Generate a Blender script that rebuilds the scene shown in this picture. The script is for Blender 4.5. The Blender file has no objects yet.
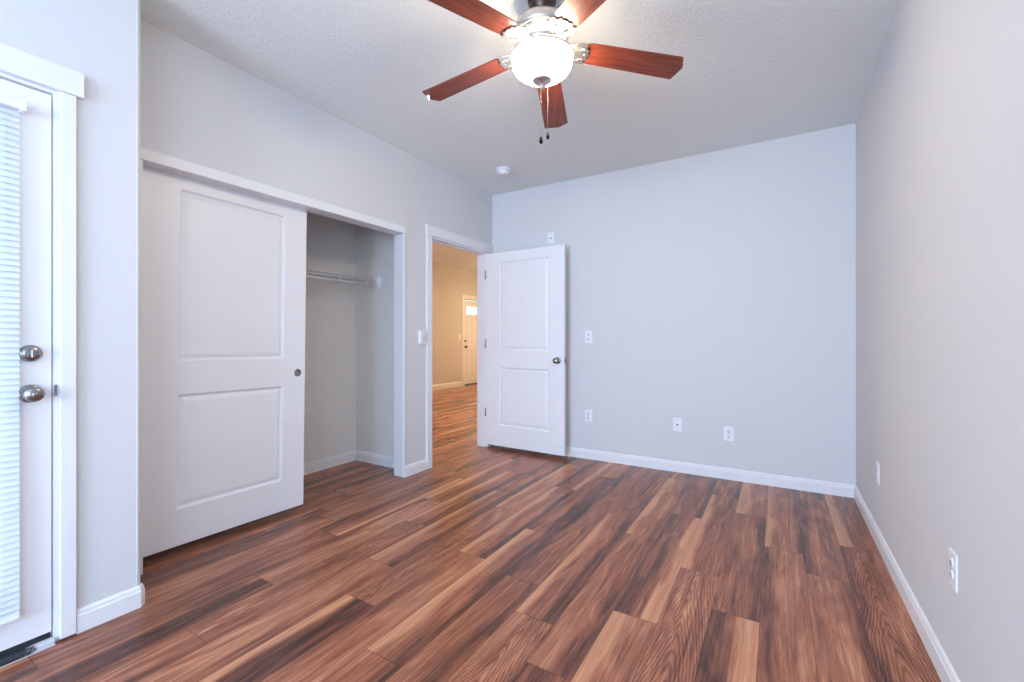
import bpy, bmesh, math, random
from mathutils import Vector, Matrix

SC = bpy.context.scene
COL = SC.collection
PI = math.pi

# ------------------------------------------------------------------ camera
F_PX, YAW, HORIZON = 443.85, 0.5395, 338.9
cam_d = bpy.data.cameras.new('camera')
cam_d.sensor_fit = 'HORIZONTAL'; cam_d.sensor_width = 36.0
cam_d.lens = F_PX / 1024 * 36.0
cam_d.shift_y = (HORIZON - 341.0) / 1024
cam_d.clip_start = 0.02
cam = bpy.data.objects.new('camera', cam_d); COL.objects.link(cam)
cam.location = (0, 0, 1.145)
cam.rotation_euler = (PI / 2, 0, YAW)
SC.camera = cam

# ------------------------------------------------------------------ world, daylight, exposure
world = bpy.data.worlds.new('daylight'); SC.world = world
world.use_nodes = True
bg = world.node_tree.nodes['Background']
bg.inputs['Color'].default_value = (0.62, 0.82, 1.0, 1)
bg.inputs['Strength'].default_value = 4.5

SC.view_settings.view_transform = 'Standard'
SC.view_settings.look = 'None'
SC.view_settings.gamma = 1.0
SC.view_settings.use_curve_mapping = False
SC.view_settings.exposure = 0.06


def area_light(name, loc, rot, sx, sy, power, color):
    d = bpy.data.lights.new(name, 'AREA'); d.shape = 'RECTANGLE'
    d.size = sx; d.size_y = sy; d.energy = power; d.color = color
    o = bpy.data.objects.new(name, d); COL.objects.link(o)
    o.location = loc; o.rotation_euler = rot
    return o


# room constants
XR, XL, XN, YB, ZC = 0.482, -2.652, -2.344, 4.012, 2.697
YF, YN = -3.60, 0.82            # wall behind the camera, end of the projecting wall
WT = 0.115                      # wall thickness
WIN = (-1.95, 0.15, 0.55, 2.25)  # window behind the camera: x0, x1, z0, z1
YH1, XH, ZH = 10.2, -6.544, 2.845   # hall
# daylight coming in through the window behind the camera
area_light('window_daylight', ((WIN[0]+WIN[1])/2, YF-WT-0.15, (WIN[2]+WIN[3])/2), (PI/2+.30, 0, 0),
           WIN[1]-WIN[0], WIN[3]-WIN[2], 290, (0.53, 0.705, 1.0))
WIR = (-2.45, -0.85, 0.55, 2.25)  # window in the right wall beside the camera: y0, y1, z0, z1
area_light('window_daylight', (XR+.15+.15, (WIR[0]+WIR[1])/2, (WIR[2]+WIR[3])/2), (PI/2+.30, 0, PI/2),
           WIR[1]-WIR[0], WIR[3]-WIR[2], 40, (0.44, 0.67, 1.0))


# ------------------------------------------------------------------ materials
def newmat(name):
    m = bpy.data.materials.new(name); m.use_nodes = True
    nt = m.node_tree
    return m, nt, nt.nodes['Principled BSDF']


def node(nt, typ, **kw):
    n = nt.nodes.new(typ)
    for k, v in kw.items():
        if k.startswith('_'):
            n.inputs[int(k[1:])].default_value = v
        else:
            setattr(n, k, v)
    return n


def lk(nt, a, b): nt.links.new(a, b)


def mth(nt, op, a, b=None, c=None, clamp=False):
    n = nt.nodes.new('ShaderNodeMath'); n.operation = op; n.use_clamp = clamp
    for i, x in enumerate((a, b, c)):
        if x is None: continue
        if isinstance(x, (int, float)): n.inputs[i].default_value = x
        else: nt.links.new(x, n.inputs[i])
    return n.outputs[0]


def simple(name, col, rough=0.5, metal=0.0, spec=0.5, noise=0.0, nscale=20, bump=0.0, bscale=200, bdist=0.002, coat=0.0):
    m, nt, b = newmat(name)
    b.inputs['Base Color'].default_value = (*col, 1)
    b.inputs['Roughness'].default_value = rough
    b.inputs['Metallic'].default_value = metal
    b.inputs['Specular IOR Level'].default_value = spec
    b.inputs['Coat Weight'].default_value = coat
    tc = node(nt, 'ShaderNodeTexCoord')
    if noise:
        nz = node(nt, 'ShaderNodeTexNoise'); nz.inputs['Scale'].default_value = nscale
        lk(nt, tc.outputs['Object'], nz.inputs['Vector'])
        mx = node(nt, 'ShaderNodeMix', data_type='RGBA')
        mx.inputs[6].default_value = (*[c*(1-noise) for c in col], 1)
        mx.inputs[7].default_value = (*[min(1, c*(1+noise)) for c in col], 1)
        lk(nt, nz.outputs['Fac'], mx.inputs[0]); lk(nt, mx.outputs[2], b.inputs['Base Color'])
    if bump:
        n1 = node(nt, 'ShaderNodeTexNoise'); n1.inputs['Scale'].default_value = bscale
        n1.inputs['Detail'].default_value = 3
        lk(nt, tc.outputs['Object'], n1.inputs['Vector'])
        bp = node(nt, 'ShaderNodeBump'); bp.inputs['Strength'].default_value = bump
        bp.inputs['Distance'].default_value = bdist
        lk(nt, n1.outputs['Fac'], bp.inputs['Height']); lk(nt, bp.outputs[0], b.inputs['Normal'])
    return m


def knockdown(name, col, s1, dist, strength, rough=0.9):
    """textured drywall: flattened blobs over fine grain"""
    m, nt, b = newmat(name)
    b.inputs['Base Color'].default_value = (*col, 1)
    b.inputs['Roughness'].default_value = rough
    b.inputs['Specular IOR Level'].default_value = 0.25
    tc = node(nt, 'ShaderNodeTexCoord')
    n1 = node(nt, 'ShaderNodeTexNoise'); n1.inputs['Scale'].default_value = s1
    n1.inputs['Detail'].default_value = 4; n1.inputs['Roughness'].default_value = 0.6
    n1.inputs['Distortion'].default_value = 0.6
    lk(nt, tc.outputs['Object'], n1.inputs['Vector'])
    r = node(nt, 'ShaderNodeValToRGB'); r.color_ramp.elements[0].position = 0.42; r.color_ramp.elements[1].position = 0.6
    lk(nt, n1.outputs['Fac'], r.inputs['Fac'])
    bp = node(nt, 'ShaderNodeBump'); bp.inputs['Strength'].default_value = strength
    bp.inputs['Distance'].default_value = dist
    lk(nt, r.outputs['Color'], bp.inputs['Height']); lk(nt, bp.outputs[0], b.inputs['Normal'])
    return m


def floor_material():
    m, nt, b = newmat('walnut_planks')
    uvn = node(nt, 'ShaderNodeUVMap', uv_map='UVMap')
    sp = node(nt, 'ShaderNodeSeparateXYZ'); lk(nt, uvn.outputs[0], sp.inputs[0])
    u, v = sp.outputs[0], sp.outputs[1]

    def at(n):
        a = node(nt, 'ShaderNodeAttribute', attribute_name=n); return a.outputs['Fac']
    seed, pale, dark, cath, tone = at('seed'), at('pale'), at('dark'), at('cath'), at('tone')
    xw = mth(nt, 'MULTIPLY', u, 0.1775)

    def nz(sx, sy, off, detail=3, rough=0.5, dist=0.0):
        c = node(nt, 'ShaderNodeCombineXYZ')
        lk(nt, mth(nt, 'MULTIPLY', xw, sx), c.inputs[0])
        lk(nt, mth(nt, 'MULTIPLY', v, sy), c.inputs[1])
        lk(nt, mth(nt, 'MULTIPLY_ADD', seed, 37.7, off), c.inputs[2])
        n = node(nt, 'ShaderNodeTexNoise'); n.inputs['Scale'].default_value = 1.0
        n.inputs['Detail'].default_value = detail; n.inputs['Roughness'].default_value = rough
        n.inputs['Distortion'].default_value = dist
        lk(nt, c.outputs[0], n.inputs['Vector'])
        return n.outputs['Fac']
    warp = mth(nt, 'SUBTRACT', nz(4, 2.2, 1.0, 2), 0.5)
    uw = mth(nt, 'MULTIPLY_ADD', warp, 0.55, u)
    streak = mth(nt, 'SUBTRACT', nz(38, 1.0, 5.0, 4, 0.6, 0.5), 0.5)
    blot = mth(nt, 'SUBTRACT', nz(12, 1.9, 9.0, 4, 0.55, 1.5), 0.5)
    grain = mth(nt, 'SUBTRACT', nz(330, 9, 13.0, 4, 0.65), 0.5)
    fine = mth(nt, 'SUBTRACT', nz(120, 4, 17.0, 3, 0.6, 0.3), 0.5)
    # strips of pale sapwood / dark heartwood on one side of a plank
    def strip(a, soft, w):
        pos = mth(nt, 'GREATER_THAN', a, 0.0)
        inv = mth(nt, 'SUBTRACT', 1.0, w)
        dist = mth(nt, 'ADD', mth(nt, 'MULTIPLY', pos, inv), mth(nt, 'MULTIPLY', mth(nt, 'SUBTRACT', 1.0, pos), w))
        return mth(nt, 'DIVIDE', mth(nt, 'SUBTRACT', mth(nt, 'ABSOLUTE', a), dist), soft, clamp=True)
    usoft = mth(nt, 'ADD', mth(nt, 'MULTIPLY_ADD', warp, 0.55, u), mth(nt, 'MULTIPLY', streak, 0.25))
    pm = strip(pale, 0.15, usoft)
    dm = strip(dark, 0.16, uw)
    # cathedral figure
    xc = mth(nt, 'MULTIPLY_ADD', mth(nt, 'SUBTRACT', u, 0.47), 0.1775, mth(nt, 'MULTIPLY', warp, 0.05))
    par = mth(nt, 'MULTIPLY', mth(nt, 'SQRT', mth(nt, 'MULTIPLY_ADD', xc, xc, 0.00012)), 8.0)
    fld = mth(nt, 'ADD', mth(nt, 'ADD', par, v), mth(nt, 'MULTIPLY', blot, 0.22))
    ring = mth(nt, 'SINE', mth(nt, 'MULTIPLY', fld, 2*PI*11))
    ring = mth(nt, 'MULTIPLY', mth(nt, 'POWER', mth(nt, 'MULTIPLY_ADD', ring, 0.5, 0.5), 2.0), cath)
    t = mth(nt, 'MULTIPLY_ADD', streak, 0.58, tone)
    t = mth(nt, 'MULTIPLY_ADD', blot, 0.72, t)
    t = mth(nt, 'MULTIPLY_ADD', grain, 0.38, t)
    t = mth(nt, 'MULTIPLY_ADD', fine, 0.62, t)
    t = mth(nt, 'MULTIPLY_ADD', dm, -0.22, t)
    t = mth(nt, 'MULTIPLY_ADD', ring, -0.22, t)
    # pale strips pull the tone up to a light level of their own
    tp = mth(nt, 'MULTIPLY_ADD', grain, 0.4, mth(nt, 'MULTIPLY_ADD', streak, 0.6, 0.79))
    mixp = node(nt, 'ShaderNodeMix', data_type='FLOAT')
    lk(nt, pm, mixp.inputs[0]); lk(nt, t, mixp.inputs[2]); lk(nt, tp, mixp.inputs[3])
    t = mixp.outputs[0]
    r = node(nt, 'ShaderNodeValToRGB'); cr = r.color_ramp
    stops = [(0.0, (.040, .017, .012)), (0.22, (.108, .038, .024)), (0.45, (.262, .089, .048)),
             (0.65, (.420, .162, .088)), (0.85, (.62, .290, .150)), (1.0, (.76, .42, .24))]
    cr.elements[0].position, cr.elements[0].color = stops[0][0], (*stops[0][1], 1)
    cr.elements[1].position, cr.elements[1].color = stops[-1][0], (*stops[-1][1], 1)
    for p, c in stops[1:-1]:
        e = cr.elements.new(p); e.color = (*c, 1)
    lk(nt, t, r.inputs['Fac'])
    # joints
    eu = mth(nt, 'MINIMUM', u, mth(nt, 'SUBTRACT', 1.0, u))
    ju = mth(nt, 'LESS_THAN', eu, 0.008)
    ev = mth(nt, 'MINIMUM', v, mth(nt, 'SUBTRACT', 1.215, v))
    jv = mth(nt, 'LESS_THAN', ev, 0.0016)
    j = mth(nt, 'MULTIPLY', mth(nt, 'MAXIMUM', ju, jv), 0.55)
    mx = node(nt, 'ShaderNodeMix', data_type='RGBA')
    mx.inputs[7].default_value = (.035, .018, .014, 1)
    lk(nt, j, mx.inputs[0]); lk(nt, r.outputs['Color'], mx.inputs[6])
    lk(nt, mx.outputs[2], b.inputs['Base Color'])
    b.inputs['Roughness'].default_value = 0.27
    b.inputs['Specular IOR Level'].default_value = 0.42
    bp = node(nt, 'ShaderNodeBump'); bp.inputs['Strength'].default_value = 0.25
    bp.inputs['Distance'].default_value = 0.0008
    lk(nt, fine, bp.inputs['Height']); lk(nt, bp.outputs[0], b.inputs['Normal'])
    return m


def wood_blade():
    m, nt, b = newmat('cherry_blade')
    tc = node(nt, 'ShaderNodeTexCoord')
    mp = node(nt, 'ShaderNodeMapping'); mp.inputs['Scale'].default_value = (4, 60, 20)
    lk(nt, tc.outputs['Object'], mp.inputs['Vector'])
    n = node(nt, 'ShaderNodeTexNoise'); n.inputs['Scale'].default_value = 1.5; n.inputs['Detail'].default_value = 5
    n.inputs['Distortion'].default_value = 0.5
    lk(nt, mp.outputs[0], n.inputs['Vector'])
    r = node(nt, 'ShaderNodeValToRGB')
    r.color_ramp.elements[0].position = 0.3; r.color_ramp.elements[0].color = (.075, .013, .006, 1)
    r.color_ramp.elements[1].position = 0.72; r.color_ramp.elements[1].color = (.27, .052, .02, 1)
    lk(nt, n.outputs['Fac'], r.inputs['Fac']); lk(nt, r.outputs['Color'], b.inputs['Base Color'])
    b.inputs['Roughness'].default_value = 0.32
    return m


def emission(name, col, strength):
    m, nt, b = newmat(name)
    b.inputs['Base Color'].default_value = (.9, .88, .82, 1)
    b.inputs['Emission Color'].default_value = (*col, 1)
    b.inputs['Emission Strength'].default_value = strength
    return m


def worn_threshold():
    """dark metal sill with white paint left only near the jamb and along the front lip"""
    m, nt, b = newmat('worn_threshold')
    tc = node(nt, 'ShaderNodeTexCoord'); sp = node(nt, 'ShaderNodeSeparateXYZ'); lk(nt, tc.outputs['Object'], sp.inputs[0])
    n = node(nt, 'ShaderNodeTexNoise'); n.inputs['Scale'].default_value = 38; n.inputs['Detail'].default_value = 5
    lk(nt, tc.outputs['Object'], n.inputs['Vector'])
    near = mth(nt, 'MULTIPLY', mth(nt, 'SUBTRACT', sp.outputs[1], 0.44), 9.0, clamp=True)
    k = mth(nt, 'MULTIPLY', mth(nt, 'SUBTRACT', mth(nt, 'ADD', near, n.outputs['Fac']), 0.82), 6.0, clamp=True)
    lip = mth(nt, 'GREATER_THAN', sp.outputs[0], XN+.0245)
    k = mth(nt, 'MAXIMUM', k, lip)
    mx = node(nt, 'ShaderNodeMix', data_type='RGBA')
    mx.inputs[6].default_value = (.035, .04, .05, 1); mx.inputs[7].default_value = (.62, .64, .68, 1)
    lk(nt, k, mx.inputs[0]); lk(nt, mx.outputs[2], b.inputs['Base Color'])
    b.inputs['Roughness'].default_value = .55
    return m


def pane_mat():
    m = bpy.data.materials.new('clear_glass'); m.use_nodes = True
    nt = m.node_tree; nt.nodes.clear()
    o = node(nt, 'ShaderNodeOutputMaterial'); mx = node(nt, 'ShaderNodeMixShader')
    t = node(nt, 'ShaderNodeBsdfTransparent'); g = node(nt, 'ShaderNodeBsdfGlossy')
    g.inputs['Roughness'].default_value = 0.02; mx.inputs[0].default_value = 0.06
    lk(nt, t.outputs[0], mx.inputs[1]); lk(nt, g.outputs[0], mx.inputs[2]); lk(nt, mx.outputs[0], o.inputs[0])
    return m


def slat_mat():
    m = bpy.data.materials.new('blind_slat'); m.use_nodes = True
    nt = m.node_tree; b = nt.nodes['Principled BSDF']
    b.inputs['Base Color'].default_value = (.86, .89, .92, 1); b.inputs['Roughness'].default_value = .5
    t = node(nt, 'ShaderNodeBsdfTranslucent'); t.inputs[0].default_value = (.80, .93, 1.0, 1)
    mx = node(nt, 'ShaderNodeMixShader'); mx.inputs[0].default_value = 0.38
    lk(nt, b.outputs[0], mx.inputs[1]); lk(nt, t.outputs[0], mx.inputs[2])
    lk(nt, mx.outputs[0], nt.nodes['Material Output'].inputs[0])
    return m


M = dict(
    wall=knockdown('wall_paint', (.70, .698, .708), 95, 0.001, 0.3),
    closet=knockdown('closet_brightened_paint', (.80, .775, .745), 95, 0.001, 0.3),  # wall paint lightened and warmed in colour, replacing light the closet lacks
    hallwall=knockdown('hall_wall_paint', (.60, .52, .41), 85, 0.001, 0.3),
    ceil=knockdown('ceiling_texture', (.86, .885, .865), 62, 0.0030, 0.65),
    trim=simple('trim_paint', (.82, .82, .84), .42, noise=.02, nscale=3),
    door=simple('door_paint', (.85, .85, .87), .40, bump=.08, bscale=300, noise=.015, nscale=4),
    halldoor=simple('entry_door_paint', (.80, .72, .60), .45, noise=.02, nscale=3),
    worn=simple('worn_threshold_paint', (.45, .48, .52), .6, noise=.5, nscale=45),
    dark=simple('dark_rubber', (.02, .022, .03), .7, noise=.3, nscale=30),
    nickel=simple('satin_nickel', (.34, .32, .32), .25, metal=1, noise=.05, nscale=60),
    fannickel=simple('brushed_nickel', (.62, .59, .56), .34, metal=1, noise=.06, nscale=80),
    darkmetal=simple('dark_metal_and_reflection', (.10, .07, .06), .4, metal=1, noise=.2, nscale=20),
    plate=simple('plate_plastic', (.86, .87, .90), .35, noise=.01, nscale=10),
    slot=simple('slot_grey', (.22, .22, .25), .6, noise=.1, nscale=60),
    recept=simple('receptacle_plastic', (.74, .75, .79), .4, noise=.02, nscale=40),
    button=simple('button_grey', (.33, .35, .36), .5, noise=.05, nscale=40),
    wire=simple('white_wire', (.88, .89, .91), .4, noise=.02, nscale=30),
    pendant=simple('dark_wood_pendant', (.012, .009, .009), .8, 0, .1, noise=.3, nscale=60),
    chain=simple('steel_chain', (.13, .12, .13), .6, metal=0, noise=.2, nscale=400),
    clip=simple('white_clip', (.85, .87, .9), .4, noise=.02, nscale=40),
    thresh=worn_threshold(), ground=simple('patio_concrete', (.5, .5, .48), .9, noise=.1, nscale=8),
    glow=emission('frosted_bowl_glow', (1.0, .84, .62), 80.0),
    halldome=emission('hall_dome_glow', (1.0, .80, .60), 145.0),
    glass=pane_mat(), slat=slat_mat(), blade=wood_blade(), floor=floor_material(),
)


# ------------------------------------------------------------------ mesh helpers
def box(bm, x0, x1, y0, y1, z0, z1, bev=0.0):
    b2 = bmesh.new()
    bmesh.ops.create_cube(b2, size=1)
    for v in b2.verts:
        v.co = Vector(((x0+x1)/2 + v.co.x*(x1-x0), (y0+y1)/2 + v.co.y*(y1-y0), (z0+z1)/2 + v.co.z*(z1-z0)))
    if bev:
        bmesh.ops.bevel(b2, geom=list(b2.edges), offset=bev, segments=2, profile=.5, affect='EDGES')
    merge(bm, b2)


def merge(bm, b2, mat=None):
    if mat is not None: b2.transform(mat)
    me = bpy.data.meshes.new('tmp'); b2.to_mesh(me); b2.free()
    bm.from_mesh(me); bpy.data.meshes.remove(me)


def lathe(bm, prof, seg=40, center=(0, 0, 0), mat=None):
    """profile of (r, z) pairs spun round the z axis"""
    b2 = bmesh.new(); rings = []
    for r, z in prof:
        if r < 1e-6:
            rings.append([b2.verts.new((0, 0, z))])
        else:
            rings.append([b2.verts.new((r*math.cos(2*PI*i/seg), r*math.sin(2*PI*i/seg), z)) for i in range(seg)])
    for a, b in zip(rings, rings[1:]):
        for i in range(seg):
            j = (i+1) % seg
            if len(a) == 1 and len(b) == 1: continue
            if len(a) == 1: b2.faces.new((a[0], b[i], b[j]))
            elif len(b) == 1: b2.faces.new((a[i], a[j], b[0]))
            else: b2.faces.new((a[i], a[j], b[j], b[i]))
    bmesh.ops.recalc_face_normals(b2, faces=b2.faces)
    for f in b2.faces: f.smooth = True
    T = Matrix.Translation(center)
    merge(bm, b2, T @ mat if mat is not None else T)


def tube(bm, pts, r, seg=8):
    b2 = bmesh.new(); rings = []
    pts = [Vector(p) for p in pts]
    for i, p in enumerate(pts):
        d = (pts[min(i+1, len(pts)-1)] - pts[max(i-1, 0)]).normalized()
        a = Vector((0, 0, 1)) if abs(d.z) < .9 else Vector((1, 0, 0))
        s = d.cross(a).normalized(); t = d.cross(s)
        rings.append([b2.verts.new(p + r*(s*math.cos(2*PI*k/seg) + t*math.sin(2*PI*k/seg))) for k in range(seg)])
    for a, b in zip(rings, rings[1:]):
        for i in range(seg):
            b2.faces.new((a[i], a[(i+1) % seg], b[(i+1) % seg], b[i]))
    b2.faces.new(rings[0][::-1]); b2.faces.new(rings[-1])
    bmesh.ops.recalc_face_normals(b2, faces=b2.faces)
    for f in b2.faces: f.smooth = True
    merge(bm, b2)


def extrude_profile(bm, prof, a, b, out, ca=0.0, cb=0.0):
    """prof: (offset from wall, z); runs from a to b (2D points), offset along `out`; ca/cb: mitre shift per offset"""
    a, b, out = Vector((*a, 0)), Vector((*b, 0)), Vector((*out, 0))
    d = (b-a).normalized()
    ra = [bm.verts.new(a + out*o + d*o*ca + Vector((0, 0, z))) for o, z in prof]
    rb = [bm.verts.new(b + out*o - d*o*cb + Vector((0, 0, z))) for o, z in prof]
    n = len(prof); fs = []
    for i in range(n):
        fs.append(bm.faces.new((ra[i], ra[(i+1) % n], rb[(i+1) % n], rb[i])))
    fs.append(bm.faces.new(ra[::-1])); fs.append(bm.faces.new(rb))
    bmesh.ops.recalc_face_normals(bm, faces=fs)


def obj(name, bm, mat, parent=None, label=None, smooth=False):
    me = bpy.data.meshes.new(name)
    bm.to_mesh(me); bm.free()
    me.materials.append(mat)
    o = bpy.data.objects.new(name, me); COL.objects.link(o)
    if parent is not None: o.parent = parent
    if label: o['label'] = label
    return o


def tag(o, label, cat, group=None, kind=None):
    o['label'] = label; o['category'] = cat
    if group: o['group'] = group
    if kind: o['kind'] = kind
    return o


def thing(name, label, cat, loc=(0, 0, 0), rz=0.0, group=None, kind=None, rot=None):
    o = bpy.data.objects.new(name, None); COL.objects.link(o)
    o.empty_display_size = .1
    o.location = loc; o.rotation_euler = rot if rot else (0, 0, rz)
    return tag(o, label, cat, group, kind)


B = bmesh.new

# ------------------------------------------------------------------ floor: one mesh of planks
PW, PL, X0 = 0.1775, 1.215, -0.062


def build_floor():
    rnd = random.Random(11)
    joints = {-3: 3.045, -2: 2.60, -1: 2.82, 0: 2.05, 1: 1.13, 2: 1.828, 3: 1.376, 4: 1.609, 5: .62,
              6: 1.13, 7: 1.909, 8: 1.329, 9: 1.603, 10: .844, 11: 1.205}
    # (column, plank starting at joint + n*length): pale, dark, cathedral, tone
    style = {
        (0, -1): (.42, -.55, 0, .50), (0, 0): (0, .30, .35, .52), (0, 1): (-.45, 0, 0, .55),
        (-1, -1): (0, -.30, .2, .60), (-1, 0): (-.25, .2, 0, .52), (-1, -2): (0, .4, 0, .52),
        (-2, -1): (0, .30, 0, .60), (-2, 0): (0, -.35, 0, .50), (-3, -1): (0, -.2, 1, .55), (-3, 0): (-.35, 0, 0, .45),
        (1, 0): (0, 0, 1, .62), (1, -1): (0, 0, .6, .58), (1, 1): (-.3, 0, .5, .5),
        (2, 0): (.34, -.5, 0, .52), (2, -1): (-.38, 0, 0, .54), (2, 1): (0, .35, .6, .5),
        (3, 0): (0, .45, 0, .56), (3, -1): (0, -.8, 0, .46), (3, 1): (-.28, .3, 0, .62),
        (4, -1): (0, 0, 1, .60), (4, 0): (-.30, .40, 0, .50),
        (5, 0): (0, .3, 0, .48), (5, 1): (0, -.3, 0, .46), (5, -1): (0, .3, .2, .5),
        (6, 0): (-.36, .35, 0, .50), (6, 1): (0, .5, 0, .46), (6, -1): (0, .35, 0, .5),
        (7, 0): (-.30, .30, 0, .48), (7, -1): (0, -.35, 0, .60), (7, 1): (.3, -.3, 0, .5),
        (8, -1): (-.34, .8, 0, .44), (8, 0): (0, 0, .9, .58), (8, 1): (-.3, 0, 0, .6),
        (9, -1): (0, .30, 0, .62), (9, 0): (-.25, .4, 0, .52), (9, 1): (0, .3, .5, .5),
        (10, 0): (0, 0, .8, .56), (10, -1): (0, .3, 0, .5), (10, 1): (-.3, .4, 0, .5),
        (11, -1): (0, .6, 0, .44), (11, 0): (0, -.3, 0, .60), (11, 1): (-.35, 0, 0, .5),
    }
    xmin, xmax, ymin, ymax = XH - .02, XR + .02, YF - .02, YH1
    verts, faces, uvs, att = [], [], [], {k: [] for k in ('seed', 'pale', 'dark', 'cath', 'tone')}
    for k in range(-4, 38):
        xa, xb = X0 - (k+1)*PW, X0 - k*PW
        j0 = joints.get(k, rnd.uniform(0, PL))
        for n in range(-4, 10):
            ya, yb = j0 + n*PL, j0 + (n+1)*PL
            st = style.get((k, n))
            sd = rnd.random(); r1 = rnd.random(); r2 = rnd.random()
            if st is None:
                st = ((-.33 if r1 < .10 else (.3 if r1 < .18 else 0)), (r2-.5)*1.3, (.9 if r2 > .8 else 0), rnd.uniform(.44, .62))
            cx0, cx1 = max(xa, xmin), min(xb, xmax)
            cy0, cy1 = max(ya, ymin), min(yb, ymax)
            if cx1 <= cx0 or cy1 <= cy0: continue
            if cx0 > XL - WT and cy0 > YB + .12: continue
            if cx1 < -3.55 and cy1 < 2.8: continue
            if cx1 < XL - .02 and cy1 < .7: continue
            i = len(verts)
            verts += [(cx0, cy0, 0), (cx1, cy0, 0), (cx1, cy1, 0), (cx0, cy1, 0)]
            faces.append((i, i+1, i+2, i+3))
            ua, ub = (cx0-xa)/PW, (cx1-xa)/PW; va, vb = cy0-ya, cy1-ya
            uvs += [(ua, va), (ub, va), (ub, vb), (ua, vb)]
            for nm, val in zip(('seed', 'pale', 'dark', 'cath', 'tone'), (sd, *st)): att[nm].append(val)
    me = bpy.data.meshes.new('floor'); me.from_pydata(verts, [], faces)
    ul = me.uv_layers.new(name='UVMap')
    for i, c in enumerate(uvs): ul.data[i].uv = c
    for nm, vals in att.items():
        a = me.attributes.new(nm, 'FLOAT', 'FACE')
        a.data.foreach_set('value', vals)
    me.materials.append(M['floor'])
    o = bpy.data.objects.new('floor', me); COL.objects.link(o)
    return tag(o, 'reddish brown walnut look laminate plank floor running through room, closet and hall', 'floor', kind='structure')


build_floor()


def struct(name, bm, mat, label, cat):
    return tag(obj(name, bm, mat), label, cat, kind='structure')


# ------------------------------------------------------------------ walls and ceilings
OPC = (0.93, 2.684, 2.05)        # closet opening y0 y1 top
OPD = (3.010, 3.918, 2.065)     # doorway opening
b = B()
for y0, y1, z0 in ((YN-.05, OPC[0], 0), (OPC[1]+.006, OPD[0], 0), (OPD[1], YB+.05, 0), (OPC[0], OPC[1]+.006, OPC[2]), (OPD[0], OPD[1], OPD[2])):
    box(b, XL-WT, XL, y0, y1, z0, ZH+.02)
struct('wall_left', b, M['wall'], 'pale grey left wall holding the closet opening and the doorway', 'wall')

b = B(); box(b, XL-WT, XR+.15, YB, YB+.12, 0, ZC+.05)
struct('wall_back', b, M['wall'], 'pale grey far wall behind the open door, with low outlets', 'wall')
b = B()
box(b, XR, XR+.15, WIR[1], YB, 0, ZC+.05); box(b, XR, XR+.15, YF-WT, WIR[0], 0, ZC+.05)
box(b, XR, XR+.15, WIR[0], WIR[1], 0, WIR[2]); box(b, XR, XR+.15, WIR[0], WIR[1], WIR[3], ZC+.05)
struct('wall_right', b, M['wall'], 'pale grey wall along the right side with two outlets', 'wall')
DY0, DY1, DZ = -.395, .556, 2.078   # patio door opening
b = B()
bb = bmesh.new()
box(b, XN-.30, XN, DY1, YN-.02, 0, ZC+.05)
# rounded outer corner of the projecting wall
prof = [(XN-.30, YN-.02)] + [(XN-.02+.02*math.cos(t*PI/12), YN-.02+.02*math.sin(t*PI/12)) for t in range(0, 7)]
prof = [(XN-.30, YN-.02), (XN, YN-.02)] + prof[2:] + [(XN-.30, YN)]
lo = [b.verts.new((x, y, 0)) for x, y in prof]; hi = [b.verts.new((x, y, ZC+.05)) for x, y in prof]
for i in range(len(prof)):
    j = (i+1) % len(prof)
    f = b.faces.new((lo[i], lo[j], hi[j], hi[i]))
    if 1 <= i <= 6: f.smooth = True
box(b, XN-.15, XN, YF-WT, DY0, 0, ZC+.05)
box(b, XN-.15, XN, DY0, DY1, DZ, ZC+.05)
bb.free()
struct('wall_left_front', b, M['wall'], 'projecting pale grey wall at far left around the glazed patio door', 'wall')
x0, x1, z0, z1 = WIN
b = B()
box(b, XN, x0, YF-WT, YF, 0, ZC+.05); box(b, x1, XR, YF-WT, YF, 0, ZC+.05)
box(b, x0, x1, YF-WT, YF, 0, z0); box(b, x0, x1, YF-WT, YF, z1, ZC+.05)
struct('wall_front', b, M['wall'], 'pale grey wall behind the viewpoint with a wide window', 'wall')
b = B(); box(b, XL-WT+.001, XR+.15, YF-WT, YB+.12, ZC, ZC+.05)
struct('ceiling', b, M['ceil'], 'textured off white bedroom ceiling above the fan', 'ceiling')

# windows behind and beside the viewpoint
def window(name, label, loc, rz, x0, x1, H):
    w = thing(name, label, 'window', loc, rz, kind='structure')
    b = B()
    for xx in (x0, x1-.05, (x0+x1)/2-.025): box(b, xx, xx+.05, -.03, .03, 0, H)
    box(b, x0, x1, -.03, .03, 0, .05); box(b, x0, x1, -.03, .03, H-.05, H)
    obj('window_frame', b, M['trim'], w)
    b = B(); box(b, x0+.04, x1-.04, -.003, .003, .04, H-.04); obj('pane', b, M['glass'], w)
    b = B(); box(b, x0-.06, x1+.06, .03, .10, -.03, .0, .004); obj('window_sill', b, M['trim'], w)


window('window_1', 'wide white framed window in the wall behind the viewpoint', (0, YF-WT/2, z0), 0, x0, x1, z1-z0)
window('window_2', 'wide white framed window in the right wall beside the viewpoint', (XR+.075, 0, WIR[2]), PI/2, WIR[0], WIR[1], WIR[3]-WIR[2])

# closet shell
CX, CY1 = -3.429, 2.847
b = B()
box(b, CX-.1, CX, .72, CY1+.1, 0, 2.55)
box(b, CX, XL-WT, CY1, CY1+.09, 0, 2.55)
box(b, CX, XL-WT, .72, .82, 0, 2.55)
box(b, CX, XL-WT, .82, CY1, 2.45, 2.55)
struct('wall_closet', b, M['closet'], 'grey back and side walls inside the open closet', 'wall')

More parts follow.
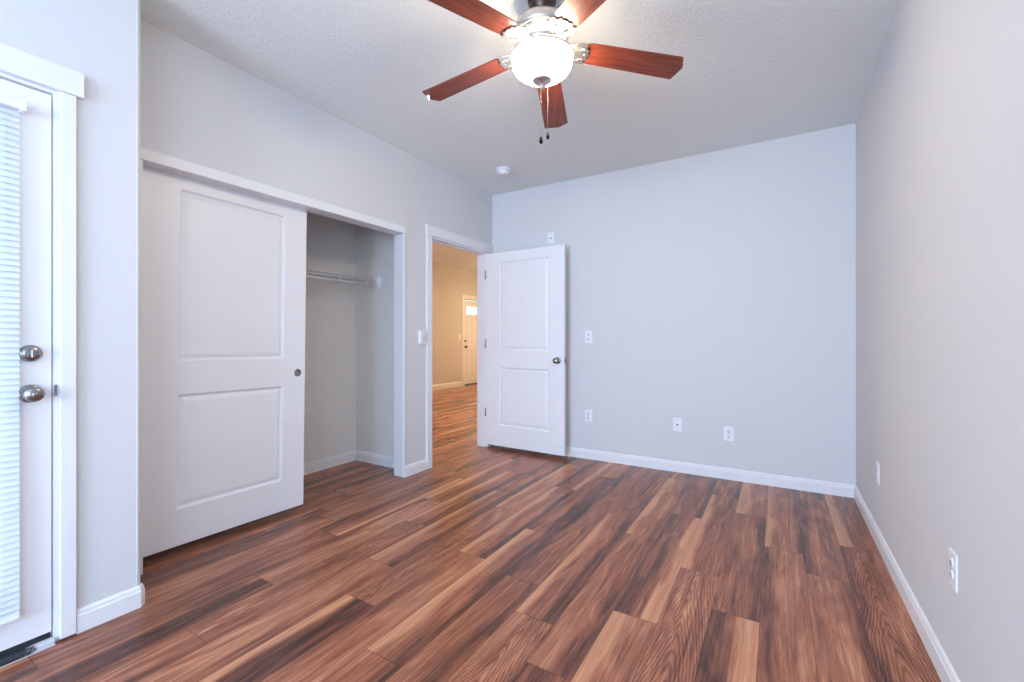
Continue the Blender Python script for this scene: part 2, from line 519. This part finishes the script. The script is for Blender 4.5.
# hall beyond the doorway
EY0, EY1, EZ = 8.655, 9.60, 2.115
b = B()
for y0, y1, z0_ in ((2.9, EY0, 0), (EY1, YH1, 0), (EY0, EY1, EZ)):
    box(b, XH-.14, XH, y0, y1, z0_, ZH+.02)
box(b, XH, XL-WT, YH1-.1, YH1, 0, ZH+.02)
box(b, XH, CX, 2.9, 2.96, 0, ZH+.02)
box(b, XL-WT, XL-.01, YB+.12, YH1, 0, ZH+.02)
box(b, CX, XL-WT, 2.945, 2.96, 0, ZH+.02)
struct('wall_hall', b, M['hallwall'], 'warm beige walls of the hall seen through the doorway', 'wall')
b = B(); box(b, XH-.14, XL-WT+.001, 2.9, YH1, ZH, ZH+.05)
struct('ceiling_hall', b, M['ceil'], 'warm lit ceiling of the hall beyond the doorway', 'ceiling')

# ------------------------------------------------------------------ baseboards
BP = [(0, 0), (.013, 0), (.013, .066), (.0095, .073), (.0095, .080), (.005, .089), (0, .091)]


def base(name, runs, label):
    b = B()
    for a, c, out, ca, cb in runs: extrude_profile(b, BP, a, c, out, ca, cb)
    return struct(name, b, M['trim'], label, 'baseboard')


base('baseboard_back', [((XL, YB), (XR, YB), (0, -1), 0, 1)], 'white baseboard along the foot of the far wall')
base('baseboard_right', [((XR, YF), (XR, YB), (-1, 0), 1, 1)], 'white baseboard along the foot of the right wall')
base('baseboard_left', [((XL, 2.697), (XL, 2.957), (1, 0), 0, 0)], 'short white baseboard on the wall strip between closet and doorway')
b = B()
extrude_profile(b, BP, (XN, .610), (XN, YN-.012), (1, 0), 0, -.35)
extrude_profile(b, BP, (XN, YN-.0125), (XN-.012, YN), (.7071, .7071), -.35, -.35)
extrude_profile(b, BP, (XN-.011, YN), (XN-.30, YN), (0, 1), -.35, 0)
struct('baseboard_left_front', b, M['trim'], 'short white baseboard beside the patio door, mitred round the corner', 'baseboard')
base('baseboard_closet', [((CX, .82), (CX, CY1), (1, 0), 0, 1), ((CX, CY1), (XL-WT, CY1), (0, -1), 1, 0)],
     'white baseboard round the inside of the open closet')
BPH = [(0, 0), (.014, 0), (.014, .11), (0, .125)]
b = B(); extrude_profile(b, BPH, (XH, 2.96), (XH, 8.565), (1, 0))
struct('baseboard_hall', b, M['halldoor'], 'cream baseboard on the beige hall wall', 'baseboard')

# ------------------------------------------------------------------ trims
b = B()   # closet header and jamb
box(b, XL-WT, XL+.009, YN+.001, 2.697, 2.017, 2.073, .002)
struct('trim_1', b, M['trim'], 'long white header board over the closet opening', 'trim')
b = B()
box(b, XL-.012, XL+.009, 2.683, 2.6965, .0, 2.0168, .002)
box(b, XL-WT-.001, XL+.006, .914, .9295, .0, 2.0128, .002)
struct('trim_2', b, M['trim'], 'white vertical closet jamb boards below the header', 'trim')
b = B()   # doorway casing
box(b, XL, XL+.016, 2.958, 3.024, .0, 2.0605, .002)
box(b, XL, XL+.016, 3.906, 3.972, .0, 2.0605, .002)
box(b, XL, XL+.021, 2.948, YB-.001, 2.061, 2.150, .003)
struct('trim_3', b, M['trim'], 'white flat casing round the hall doorway', 'trim')
b = B()   # doorway jamb
box(b, XL-WT-.002, XL+.001, 3.0105, 3.030, .0, 2.047)
box(b, XL-WT-.002, XL+.001, 3.898, 3.9175, .0, 2.047)
box(b, XL-WT-.002, XL+.001, 3.0105, 3.9175, 2.047, 2.0645)
box(b, XL-.078, XL-.045, 3.030, 3.040, 0, 2.047); box(b, XL-.078, XL-.045, 3.888, 3.898, 0, 2.047)
box(b, XL-.078, XL-.045, 3.040, 3.888, 2.036, 2.047)
struct('trim_4', b, M['trim'], 'white door jamb lining inside the hall doorway', 'trim')
b = B()   # patio door casing and jamb
box(b, XN, XN+.017, .563, .608, .007, 2.083, .002)
box(b, XN, XN+.017, -.459, -.402, .007, 2.083, .002)
box(b, XN, XN+.023, -.475, .630, 2.0835, 2.178, .003)
struct('trim_5', b, M['trim'], 'white casing with projecting head board round the patio door', 'trim')
b = B()
box(b, XN-.15, XN+.001, .548, .5625, .0, 2.0825); box(b, XN-.15, XN+.001, -.4015, -.387, .0, 2.0825)
box(b, XN-.15, XN+.001, -.387, .548, 2.070, 2.0825)
struct('trim_6', b, M['trim'], 'white jamb lining around the patio door leaf', 'trim')
b = B()   # hall entry door casing
box(b, XH, XH+.02, EY0-.09, EY0, 0, EZ+.005, .003); box(b, XH, XH+.02, EY1, EY1+.09, 0, EZ+.005, .003)
box(b, XH, XH+.024, EY0-.10, EY1+.10, EZ+.005, EZ+.10, .003)
struct('trim_7', b, M['halldoor'], 'cream casing round the far entry door in the hall', 'trim')
b = B()   # patio threshold
box(b, XN-.15, XN+.022, -.387, .548, .0, .020, .004)
box(b, XN+.0222, XN+.026, -.387, .548, .0, .003)
struct('trim_8', b, M['thresh'], 'worn peeling threshold under the patio door', 'threshold')


# ------------------------------------------------------------------ panelled door leaf
def leaf(W, Hh, T, xs, zs, panels, holes=(), z0=0.0, both=True, steps=((0, 0), (.005, .005), (.010, .012), (.018, .013), (.028, .007), (.042, .004))):
    """slab x 0..W, y 0..T (front at y = 0), xs/zs grid lines, panels = set of (i, j) cells"""
    b = B()
    X = [0, *xs, W]; Z = [z0, *zs, z0+Hh]
    for side in (0, 1):
        y = 0 if side == 0 else T
        sg = 1 if side == 0 else -1
        for i in range(len(X)-1):
            for j in range(len(Z)-1):
                xa, xb, za, zb = X[i], X[i+1], Z[j], Z[j+1]
                if (i, j) in holes:
                    continue
                if (i, j) in panels and (side == 0 or both):
                    prev = None
                    for o, d in steps:
                        r = [b.verts.new((x, y+sg*d, z)) for x, z in ((xa+o, za+o), (xb-o, za+o), (xb-o, zb-o), (xa+o, zb-o))]
                        if prev:
                            for k in range(4):
                                b.faces.new((prev[k], prev[(k+1) % 4], r[(k+1) % 4], r[k]))
                        prev = r
                    b.faces.new(prev)
                else:
                    b.faces.new([b.verts.new((x, y, z)) for x, z in ((xa, za), (xb, za), (xb, zb), (xa, zb))])
    za, zb = z0, z0+Hh
    for q in (((0, 0, za), (0, T, za), (0, T, zb), (0, 0, zb)), ((W, 0, za), (W, T, za), (W, T, zb), (W, 0, zb)),
              ((0, 0, za), (W, 0, za), (W, T, za), (0, T, za)), ((0, 0, zb), (W, 0, zb), (W, T, zb), (0, T, zb))):
        b.faces.new([b.verts.new(p) for p in q])
    for (i, j) in holes:
        xa, xb, za, zb = X[i], X[i+1], Z[j], Z[j+1]
        c = ((xa, za), (xb, za), (xb, zb), (xa, zb))
        for k in range(4):
            (p, q), (r, s) = c[k], c[(k+1) % 4]
            b.faces.new([b.verts.new(v) for v in ((p, 0, q), (r, 0, s), (r, T, s), (p, T, q))])
    bmesh.ops.remove_doubles(b, verts=b.verts, dist=1e-5)
    bmesh.ops.recalc_face_normals(b, faces=b.faces)
    return b


def facing(x, z, y, s=-1):
    """matrix that turns a lathe profile's +z into outward (s = -1 means local -y) at x, y, z"""
    return Matrix.Translation((x, y, z)) @ Matrix.Rotation(PI/2 if s < 0 else -PI/2, 4, 'X')


KNOB = [(0.0, 0), (.033, 0), (.033, .004), (.029, .008), (.014, .010), (.012, .026), (.018, .031), (.026, .038), (.0285, .048), (.026, .057), (.018, .063), (0, .065)]

# door_1: bedroom door, open against the far wall
DW = .916
d = thing('door_1', 'open white two-panel bedroom door with round knob, near the far wall', 'door', (-2.642, 3.877, 0), math.radians(-2.2), kind='structure')
obj('door_leaf', leaf(DW, 1.997, .035, (.168, DW-.162), (.250, .850, 1.030, 1.938), {(1, 1), (1, 3)}, z0=.040), M['door'], d)
b = B(); lathe(b, KNOB, 32, mat=facing(.848, .939, 0)); obj('door_knob', b, M['nickel'], d, 'round satin nickel knob')
b = B(); lathe(b, KNOB, 32, mat=facing(.848, .939, .035, 1)); obj('door_knob', b, M['nickel'], d, 'round satin nickel knob')
b = B(); box(b, DW-.001, DW+.0012, .006, .029, .91, .968); box(b, DW, DW+.011, .011, .024, .931, .947, .003)
obj('latch', b, M['nickel'], d, 'metal latch plate on the door edge')
for z in (.375, 1.098, 1.82):
    b = B(); lathe(b, [(0, -.046), (.0045, -.046), (.0065, -.044), (.0065, .044), (.0045, .046), (0, .046)], 16, (-.0035, -.006, z))
    box(b, -.003, .0025, -.004, .001, z-.044, z+.044)
    obj('hinge', b, M['nickel'], d, 'small metal door hinge')

# door_2: sliding closet door
CW = .910
d = thing('door_2', 'white two-panel sliding closet door covering the left half of the closet', 'door', (-2.742, .932, 0), PI/2, kind='structure')
d.rotation_euler = (0, 0, PI/2)
lf = obj('door_leaf', leaf(CW, 2.03, .035, (.170, CW-.150), (.240-.0, .850, 1.028, 1.952), {(1, 1), (1, 3)}, z0=.045), M['door'], d)
b = B()
lathe(b, [(.0185, .0012), (.012, .0004), (0, .0003)], 28, mat=facing(.858, .932, .0))
lathe(b, [(.0185, .0012), (.0195, .0032), (.0235, .0030), (.0255, 0)], 28, mat=facing(.858, .932, 0))
obj('finger_pull', b, M['nickel'], d, 'round recessed metal finger pull')
for c in d.children: c.rotation_euler = (0, math.radians(.75), 0)

# door_3: patio door with full glass
PD = thing('door_3', 'white full-glass patio door at the far left edge behind a blind', 'door', (XN-.004, -.382, 0), PI/2, kind='structure')
PWD = .925
obj('door_leaf', leaf(PWD, 2.018, .045, (.13, PWD-.13), (.26, 1.93), set(), {(1, 1)}, z0=.044), M['door'], PD)
b = B()
for xa, xb, za, zb in ((.115, .145, .245, 1.945), (PWD-.145, PWD-.115, .245, 1.945), (.145, PWD-.145, .245, .275), (.145, PWD-.145, 1.915, 1.945)):
    box(b, xa, xb, -.008, .0, za, zb, .003)
obj('glazing_bead', b, M['door'], PD)
b = B(); box(b, .12, PWD-.12, .02, .026, .25, 1.94); obj('pane', b, M['glass'], PD)
kx = .870
b = B()
lathe(b, [(0, 0), (.031, 0), (.031, .006), (.025, .014), (.012, .017), (0, .017)], 32, mat=facing(kx, 1.092, 0))
box(b, kx-.005, kx+.005, -.038, -.015, 1.092-.016, 1.092+.016, .003)
obj('deadbolt', b, M['nickel'], PD, 'round satin nickel deadbolt with thumb turn')
b = B()
lathe(b, KNOB, 36, mat=facing(kx, .945, 0)); lathe(b, [(.009, .064), (.009, .067), (.006, .069), (0, .069)], 20, mat=facing(kx, .945, 0))
obj('door_knob', b, M['nickel'], PD, 'round satin nickel knob with lock button')
b = B(); box(b, 0.002, PWD-.002, .002, .04, .0215, .0435); obj('door_sweep', b, M['dark'], PD, 'black rubber sweep under the door')
b = B(); box(b, .931, .939, -.0085, -.0045, .930, .972); obj('strike_plate', b, M['nickel'], PD, 'small dark strike plate on the jamb')

# blind hung on the patio door
BL = thing('window_blind', 'white slatted mini blind hung over the patio door glass', 'blind', (XN-.004, -.382, 0), PI/2)
bx0, bx1 = .078, .838
b = B(); box(b, bx0-.004, bx1+.004, -.042, -.012, 1.962, 1.990, .003); obj('headrail', b, M['wire'], BL)
for xx in (bx0-.006, bx1+.002):
    b = B(); box(b, xx-.002, xx+.014, -.045, .0, 1.958, 1.994, .003); obj('bracket', b, M['plate'], BL, 'clear plastic headrail bracket')
b = B(); z = .172; a = math.radians(52)
while z < 1.955:
    n = 4; ring = []
    for k in range(n+1):
        s = (k/n-.5)*.025; camb = .0022*(1-(2*k/n-1)**2)
        ring.append((-.024 + s*math.cos(a)-camb*math.sin(a), z + s*math.sin(a) + camb*math.cos(a)))
    va = [b.verts.new((bx0, yy, zz)) for yy, zz in ring]; vb = [b.verts.new((bx1, yy, zz)) for yy, zz in ring]
    for k in range(n): b.faces.new((va[k], vb[k], vb[k+1], va[k+1])).smooth = True
    z += .0222
obj('slats', b, M['slat'], BL)
b = B(); box(b, bx0, bx1, -.036, -.014, .150, .163, .002); obj('bottom_rail', b, M['wire'], BL)
b = B()
for xx in (bx0+.09, (bx0+bx1)/2, bx1-.16):
    tube(b, [(xx, -.036, .16), (xx, -.036, 1.965)], .0006, 4); tube(b, [(xx, -.011, .16), (xx, -.011, 1.965)], .0006, 4)
obj('cord', b, M['wire'], BL)

# door_4: hall entry door
EW = EY1-EY0-.03
d = thing('door_4', 'cream entry door with small top window lites at the end of the hall', 'door', (XH-.02, EY0+.015, 0), PI/2, kind='structure')
lx = (.13, .375, .385, .53, .54, .785)
obj('door_leaf', leaf(EW, 2.06, .045, (.12, .335, .345, .57, .58, .795), (.22, .86, 1.0, 1.66, 1.755, 1.945),
                      {(1, 1), (3, 1), (5, 1), (1, 3), (3, 3), (5, 3)}, {(1, 5), (3, 5), (5, 5)}, z0=.035,
                      steps=((0, 0), (.012, .010), (.03, .010), (.045, .004))), M['halldoor'], d)
b = B(); box(b, .11, .80, .02, .025, 1.75, 1.95); obj('pane', b, M['glass'], d)
b = B(); lathe(b, [(0, 0), (.03, 0), (.03, .012), (0, .02)], 20, mat=facing(.065, 1.095, 0)); obj('deadbolt', b, M['darkmetal'], d, 'dark round deadbolt')
b = B(); lathe(b, KNOB, 20, mat=facing(.065, .95, 0)); obj('door_knob', b, M['darkmetal'], d, 'dark round knob')
b = B(); box(b, 0, EW, .0, .04, .001, .034); obj('door_sweep', b, M['dark'], d, 'dark gap seal under the door')


# ------------------------------------------------------------------ plates, outlets, switches  (local: front faces -y, plate stands on the wall at y = 0)
def plate_base(o, w=.072, h=.116):
    b = B(); box(b, -w/2, w/2, -.006, -.0003, -h/2, h/2, .0025)
    return obj('wall_plate', b, M['plate'], o)


def duplex(loc, rz, label, group='duplex outlets low on the walls', name='wall_outlet', cat='outlet'):
    o = thing(name, label, cat, loc, rz, group)
    plate_base(o)
    for s in (-1, 1):
        b = B(); lathe(b, [(.0165, 0), (.0165, .0085), (.015, .0095), (0, .0095)], 24, mat=facing(0, s*.0195, 0))
        r = obj('receptacle', b, M['recept'], o)
        b = B()
        box(b, -.0075, -.0050, -.0102, -.009, s*.0195-.003, s*.0195+.006); box(b, .0050, .0075, -.0102, -.009, s*.0195-.003, s*.0195+.006)
        lathe(b, [(.0026, .009), (.0026, .0102), (0, .0102)], 10, mat=facing(0, s*.0195-.0085, 0))
        obj('slot', b, M['slot'], r, 'dark plug slots')
    b = B(); lathe(b, [(.003, .0055), (.003, .0068), (0, .0072)], 12, mat=facing(0, 0, 0)); obj('screw', b, M['button'], o)
    return o


def jack(loc, rz, label):
    o = thing('cable_jack', label, 'wall plate', loc, rz)
    plate_base(o)
    b = B(); lathe(b, [(.0085, .005), (.0085, .008), (.0055, .008), (.0055, .015), (.002, .015), (0, .013)], 16, mat=facing(0, 0, 0))
    obj('connector', b, M['slot'], o, 'small dark cable connector')
    for s in (-1, 1):
        b = B(); lathe(b, [(.003, .0055), (.003, .0066), (0, .007)], 10, mat=facing(0, s*.042, 0)); obj('screw', b, M['button'], o)
    return o


duplex((-1.550, YB, .411), 0, 'white double outlet low on the far wall beside the open door')
duplex((-.342, YB, .372), 0, 'white double outlet low on the far wall, the one nearest the right corner')
duplex((XR, 3.170, .400), -PI/2, 'white outlet low on the right wall, the one nearer the far corner')
duplex((XR, 1.932, .412), -PI/2, 'white outlet low on the right wall, the larger one nearer the viewer')
jack((-.741, YB, .407), 0, 'white cable plate with dark centre, low on the far wall left of the rightmost outlet')
jack((-1.946, YB, 2.152), 0, 'small white wall plate high on the far wall just above the open door')
# double control plate at hand height
o = thing('light_switch', 'white double switch plate at hand height on the far wall right of the door', 'switch', (-1.547, YB, 1.163))
plate_base(o)
for s in (-1, 1):
    b = B(); box(b, -.013, .013, -.010, -.005, s*.021-.0135, s*.021+.0135, .002); r = obj('switch_rocker', b, M['recept'], o)
    b = B(); box(b, -.004, .004, -.0135, -.0095, s*.021-.003, s*.021+.006, .001); obj('toggle', b, M['button'], r)
# remote control cradle left of the doorway
o = thing('wall_control', 'white boxy wall control on the strip between closet and doorway', 'switch', (XL, 2.900, 1.157), -PI/2)
o.rotation_euler = (0, 0, PI/2)
b = B(); box(b, -.040, .040, -.022, -.0003, -.057, .057, .003); obj('housing', b, M['plate'], o)
b = B(); box(b, -.022, .030, -.026, -.0215, -.040, .046, .002); fp = obj('face_panel', b, M['recept'], o)
b = B(); box(b, -.006, .014, -.0285, -.0255, -.010, .0, .001); obj('button', b, M['button'], fp, 'small grey button')
# hall light switch
o = thing('light_switch', 'cream switch plate on the hall wall beside the far entry door', 'switch', (XH, 8.49, 1.19), PI/2)
b = B(); box(b, -.036, .036, -.006, -.0003, -.058, .058, .002); obj('wall_plate', b, M['halldoor'], o)
b = B(); box(b, -.005, .005, -.016, -.005, -.008, .010, .001); obj('toggle', b, M['halldoor'], o)

# ------------------------------------------------------------------ smoke detector
o = thing('smoke_detector', 'round white smoke detector on the ceiling near the doorway corner', 'smoke detector', (-2.150, 3.435, ZC))
b = B(); lathe(b, [(0, -.0003), (.069, -.0003), (.069, -.014), (.066, -.018), (.056, -.019), (0, -.019)], 48); obj('mounting_base', b, M['plate'], o)
b = B(); lathe(b, [(.056, -.019), (.055, -.038), (.048, -.050), (.030, -.056), (0, -.057)], 48); c = obj('cover', b, M['plate'], o)
b = B()
for k in range(20):
    t = 2*PI*k/20
    bb = bmesh.new(); box(bb, .0548, .0560, -.006, .006, -.030, -.027); merge(b, bb, Matrix.Rotation(t, 4, 'Z'))
obj('vent_slots', b, M['slot'], c, 'dark narrow vent slots')
b = B(); lathe(b, [(.013, -.055), (.013, -.060), (0, -.061)], 20, (.01, -.018, 0)); obj('test_button', b, M['recept'], c, 'small grey test button')

# ------------------------------------------------------------------ closet wire shelf
SX, SZ = -3.125, 1.690     # front edge
o = thing('wire_shelf', 'white wire shelf with hanging rod on the closet back wall', 'shelf', (CX, 0, 0))
sy0, sy1 = .822, CY1-.002
b = B()
y = sy0+.01
while y < sy1-.005:
    tube(b, [(.004, y, SZ), (SX-CX, y, SZ), (SX-CX, y, SZ-.030)], .0022, 5); y += .0254
for x in (.006, .10, .20, SX-CX): tube(b, [(x, sy0, SZ-.003), (x, sy1, SZ-.003)], .0036, 6)
tube(b, [(SX-CX+.001, sy0, SZ-.030), (SX-CX+.001, sy1, SZ-.030)], .003, 6)
obj('wire_grid', b, M['wire'], o)
b = B(); tube(b, [(SX-CX+.004, sy0, SZ-.060), (SX-CX+.004, sy1, SZ-.060)], .0075, 10); obj('hanging_rod', b, M['wire'], o)
for y in (1.80, 2.12, 2.42, 2.71):
    b = B()
    tube(b, [(SX-CX, y, SZ-.028), (SX-CX+.010, y, SZ-.045), (SX-CX+.015, y, SZ-.062), (SX-CX+.004, y, SZ-.074), (SX-CX-.008, y, SZ-.068), (SX-CX-.014, y, SZ-.090)], .006, 8)
    obj('rod_clip', b, M['wire'], o)
b = B(); box(b, SX-CX-.055, SX-CX+.030, sy1-.012, sy1+.0015, SZ-.078, SZ+.020, .004)
tube(b, [(SX-CX+.004, sy1-.025, SZ-.060), (SX-CX+.004, sy1-.005, SZ-.060)], .012, 12)
box(b, SX-CX-.035, SX-CX+.012, sy1-.055, sy1-.010, SZ-.012, SZ+.004, .003)
obj('end_bracket', b, M['plate'], o, 'white plastic end bracket on the closet side wall')

# ------------------------------------------------------------------ ceiling fan
FC = (-.9269, 1.8165)
fan = thing('ceiling_fan', 'five-blade cherry wood ceiling fan with a lit frosted glass bowl', 'ceiling fan', (FC[0], FC[1], ZC))
Z = lambda z: z-ZC
b = B(); lathe(b, [(0, -.0003), (.066, -.0003), (.064, -.012), (.052, -.030), (.040, -.045), (.036, -.060), (.036, -.10), (0, -.10)], 48); obj('canopy', b, M['darkmetal'], fan, 'nickel ceiling canopy with its dark reflection coloured in')  # nickel canopy, its dark reflection put into the metal colour
b = B(); lathe(b, [(0, Z(2.602)), (.045, Z(2.602)), (.085, Z(2.597)), (.113, Z(2.588)), (.126, Z(2.575)), (.129, Z(2.560)), (.129, Z(2.542)), (.124, Z(2.533)), (.117, Z(2.530))], 64)
obj('motor_housing', b, M['fannickel'], fan, 'brushed nickel motor housing')
b = B(); lathe(b, [(.117, Z(2.530)), (.112, Z(2.524)), (.082, Z(2.500)), (.078, Z(2.498)), (0, Z(2.498))], 64)
vr = obj('vent_ring', b, M['fannickel'], fan)
b = B()
for k in range(44):
    bb = bmesh.new(); box(bb, -.017, .017, -.0022, .0022, -.002, .002, .0008)
    bb.transform(Matrix.Rotation(2*PI*k/44, 4, 'Z') @ Matrix.Translation((.098, 0, Z(2.510))) @ Matrix.Rotation(math.radians(-38.6), 4, 'Y'))
    merge(b, bb)
obj('vent_fins', b, M['wire'], vr)
b = B(); lathe(b, [(.0, Z(2.4975)), (.088, Z(2.4975)), (.090, Z(2.490)), (.088, Z(2.480)), (.055, Z(2.476)), (.052, Z(2.458)), (0, Z(2.458))], 48)
obj('blade_hub', b, M['fannickel'], fan)
b = B(); lathe(b, [(0, Z(2.4575)), (.060, Z(2.4575)), (.118, Z(2.455)), (.123, Z(2.449)), (.118, Z(2.446)), (0, Z(2.447))], 64)
lathe(b, [(.138, Z(2.446)), (.143, Z(2.444)), (.146, Z(2.437)), (.145, Z(2.430)), (.1405, Z(2.430)), (.138, Z(2.446))], 64)
for k in range(3): tube(b, [(.09*math.cos(k*2*PI/3), .09*math.sin(k*2*PI/3), Z(2.450)), (.144*math.cos(k*2*PI/3), .144*math.sin(k*2*PI/3), Z(2.441))], .003, 6)
obj('light_fitter', b, M['fannickel'], fan, 'nickel pan holding the glass bowl')
prof = [(.132, Z(2.440)), (.1365, Z(2.425)), (.1355, Z(2.405))]
for k in range(1, 13):
    t = k/12*PI/2
    prof.append((.1355*math.cos(t)**.85 if k < 12 else 0.0, Z(2.405)-.068*math.sin(t)))
b = B(); lathe(b, prof, 64); obj('glass_bowl', b, M['glow'], fan, 'lit frosted white glass bowl')
b = B(); lathe(b, [(0, Z(2.341)), (.030, Z(2.343)), (.043, Z(2.336)), (.045, Z(2.329)), (.038, Z(2.322)), (.024, Z(2.317)), (.017, Z(2.306)), (.010, Z(2.300)), (.009, Z(2.288)), (0, Z(2.286))], 40)
obj('finial', b, M['fannickel'], fan, 'nickel finial under the bowl')

BZ, R0, R1, HW = 2.4665, .192, .665, .0622


def blade_mesh():
    b = B()
    # outline: gently scalloped root, clipped tip
    out = [(R0+.012, -HW*.86), (R0+.03, -HW*.97), (.30, -HW), (.648, -HW*1.1), (.668, -.026), (.674, -.008), (.6535, HW*1.16), (.30, HW), (R0+.03, HW*.97), (R0+.012, HW*.86),
           (R0, HW*.55), (R0+.008, HW*.25), (R0-.004, 0), (R0+.008, -HW*.25), (R0, -HW*.55)]
    lo = [b.verts.new((x, y, 0)) for x, y in out]; hi = [b.verts.new((x, y, .0055)) for x, y in out]
    n = len(out)
    for i in range(n): b.faces.new((lo[i], lo[(i+1) % n], hi[(i+1) % n], hi[i]))
    b.faces.new(lo[::-1]); b.faces.new(hi)
    bmesh.ops.recalc_face_normals(b, faces=b.faces)
    return b


def iron_mesh():
    """filigree bracket: flat plate with scalloped outer edge and teardrop cut-outs"""
    cu = bpy.data.curves.new('iron', 'CURVE'); cu.dimensions = '2D'; cu.fill_mode = 'BOTH'; cu.extrude = .0022; cu.bevel_depth = .0012
    half = [(.070, .016), (.098, .013), (.110, .020), (.124, .038), (.145, .051), (.168, .058), (.192, .060), (.206, .054), (.200, .043),
            (.204, .034), (.218, .026), (.210, .014), (.217, .006)]
    loops = [half + [(x, -y) for x, y in reversed(half)]]
    for s in (1, -1):
        loops.append([(.130, s*.016), (.146, s*.012), (.175, s*.016), (.186, s*.028), (.176, s*.041), (.158, s*.040), (.140, s*.030)])
    loops.append([(.108, .004), (.120, .007), (.130, 0), (.120, -.007), (.108, -.004)])
    for lp in loops:
        s = cu.splines.new('POLY'); s.points.add(len(lp)-1); s.use_cyclic_u = True
        for p, (x, y) in zip(s.points, lp): p.co = (x, y, 0, 1)
    co = bpy.data.objects.new('iron', cu); COL.objects.link(co)
    bpy.context.view_layer.update()
    me = bpy.data.meshes.new_from_object(co.evaluated_get(bpy.context.evaluated_depsgraph_get()))
    bpy.data.objects.remove(co); bpy.data.curves.remove(cu)
    b = B(); b.from_mesh(me); bpy.data.meshes.remove(me)
    for sx, sy in ((.194, .03), (.194, -.03), (.200, 0)):
        lathe(b, [(.0055, 0), (.0045, -.004), (0, -.005)], 12, (sx, sy, 0))
    return b


blade0 = obj('fan_blade', blade_mesh(), M['blade'], fan)
iron0 = obj('blade_bracket', iron_mesh(), M['fannickel'], fan, 'ornate nickel blade bracket')
iron0.parent = blade0; iron0.location = (0, 0, -.0036)
for k in range(5):
    if k == 0: bl = blade0
    else:
        bl = blade0.copy(); COL.objects.link(bl); bl.parent = fan
        ir = iron0.copy(); COL.objects.link(ir); ir.parent = bl
    # droop 5 degrees along the blade, pitched about its length
    bl.matrix_local = Matrix.Rotation(math.radians(37.35+72*k), 4, 'Z') @ Matrix.Translation((0, 0, Z(BZ)+.018)) @ \
        Matrix.Rotation(math.radians(5.0), 4, 'Y') @ Matrix.Rotation(math.radians(-7.3), 4, 'X')
    if k == 2:
        b = B(); box(b, .646, .653, .024, .034, -.030, -.001, .001); box(b, .652, .659, .024, .034, -.020, .006, .001)
        ck = obj('balance_clip', b, M['clip'], bl, 'tiny white balancing clip at the blade tip')
        ck.location = (0, 0, 0)
fwd = Vector((-math.sin(YAW), math.cos(YAW))); rgt = Vector((math.cos(YAW), math.sin(YAW)))
for (off, side, ztop, zbot) in ((0.0, -.005, 2.290, 2.072), (.148, .038, 2.432, 2.160)):
    px, py = fwd*off + rgt*side
    b = B(); n = int((ztop-zbot)/.0065)
    tube(b, [(px, py, Z(ztop)), (px, py, Z(zbot))], .0007, 6)
    for i in range(n):
        lathe(b, [(0, .0014), (.0010, .0010), (.0014, 0), (.0010, -.0010), (0, -.0014)], 6, (px, py, Z(ztop)-i*.0065))
    pc = obj('pull_chain', b, M['chain'], fan)
    b = B(); lathe(b, [(0, .002), (.004, 0), (.0055, -.006), (.0085, -.016), (.0090, -.022), (.0070, -.029), (.003, -.033), (0, -.034)], 20, (px, py, Z(zbot)))
    obj('pendant', b, M['pendant'], pc, 'small dark wooden chain pendant')

# ------------------------------------------------------------------ hall ceiling light (lights the hall)
for hx, hy in ((-5.6, 4.6), (-4.6, 8.8)):
    o = thing('ceiling_light', 'round semi-flush dome ceiling light of the hall, ' + ('near the bedroom doorway' if hy < 7 else 'near the entry door'), 'ceiling light', (hx, hy, ZH))
    b = B(); lathe(b, [(0, -.0003), (.07, -.0003), (.075, -.02), (.07, -.03), (0, -.03)], 40); tube(b, [(0, 0, -.03), (0, 0, -.33)], .012, 10)
    obj('light_base', b, M['fannickel'], o)
    b = B(); lathe(b, [(.165, -.281), (.16, -.31), (.12, -.345), (.06, -.362), (0, -.366)], 40); obj('diffuser', b, M['halldome'], o)

# ground outside
b = B(); box(b, -14, 8, -14, 16, -.30, -.20)
struct('ground_outside', b, M['ground'], 'pale concrete ground outside beyond the patio door', 'ground')
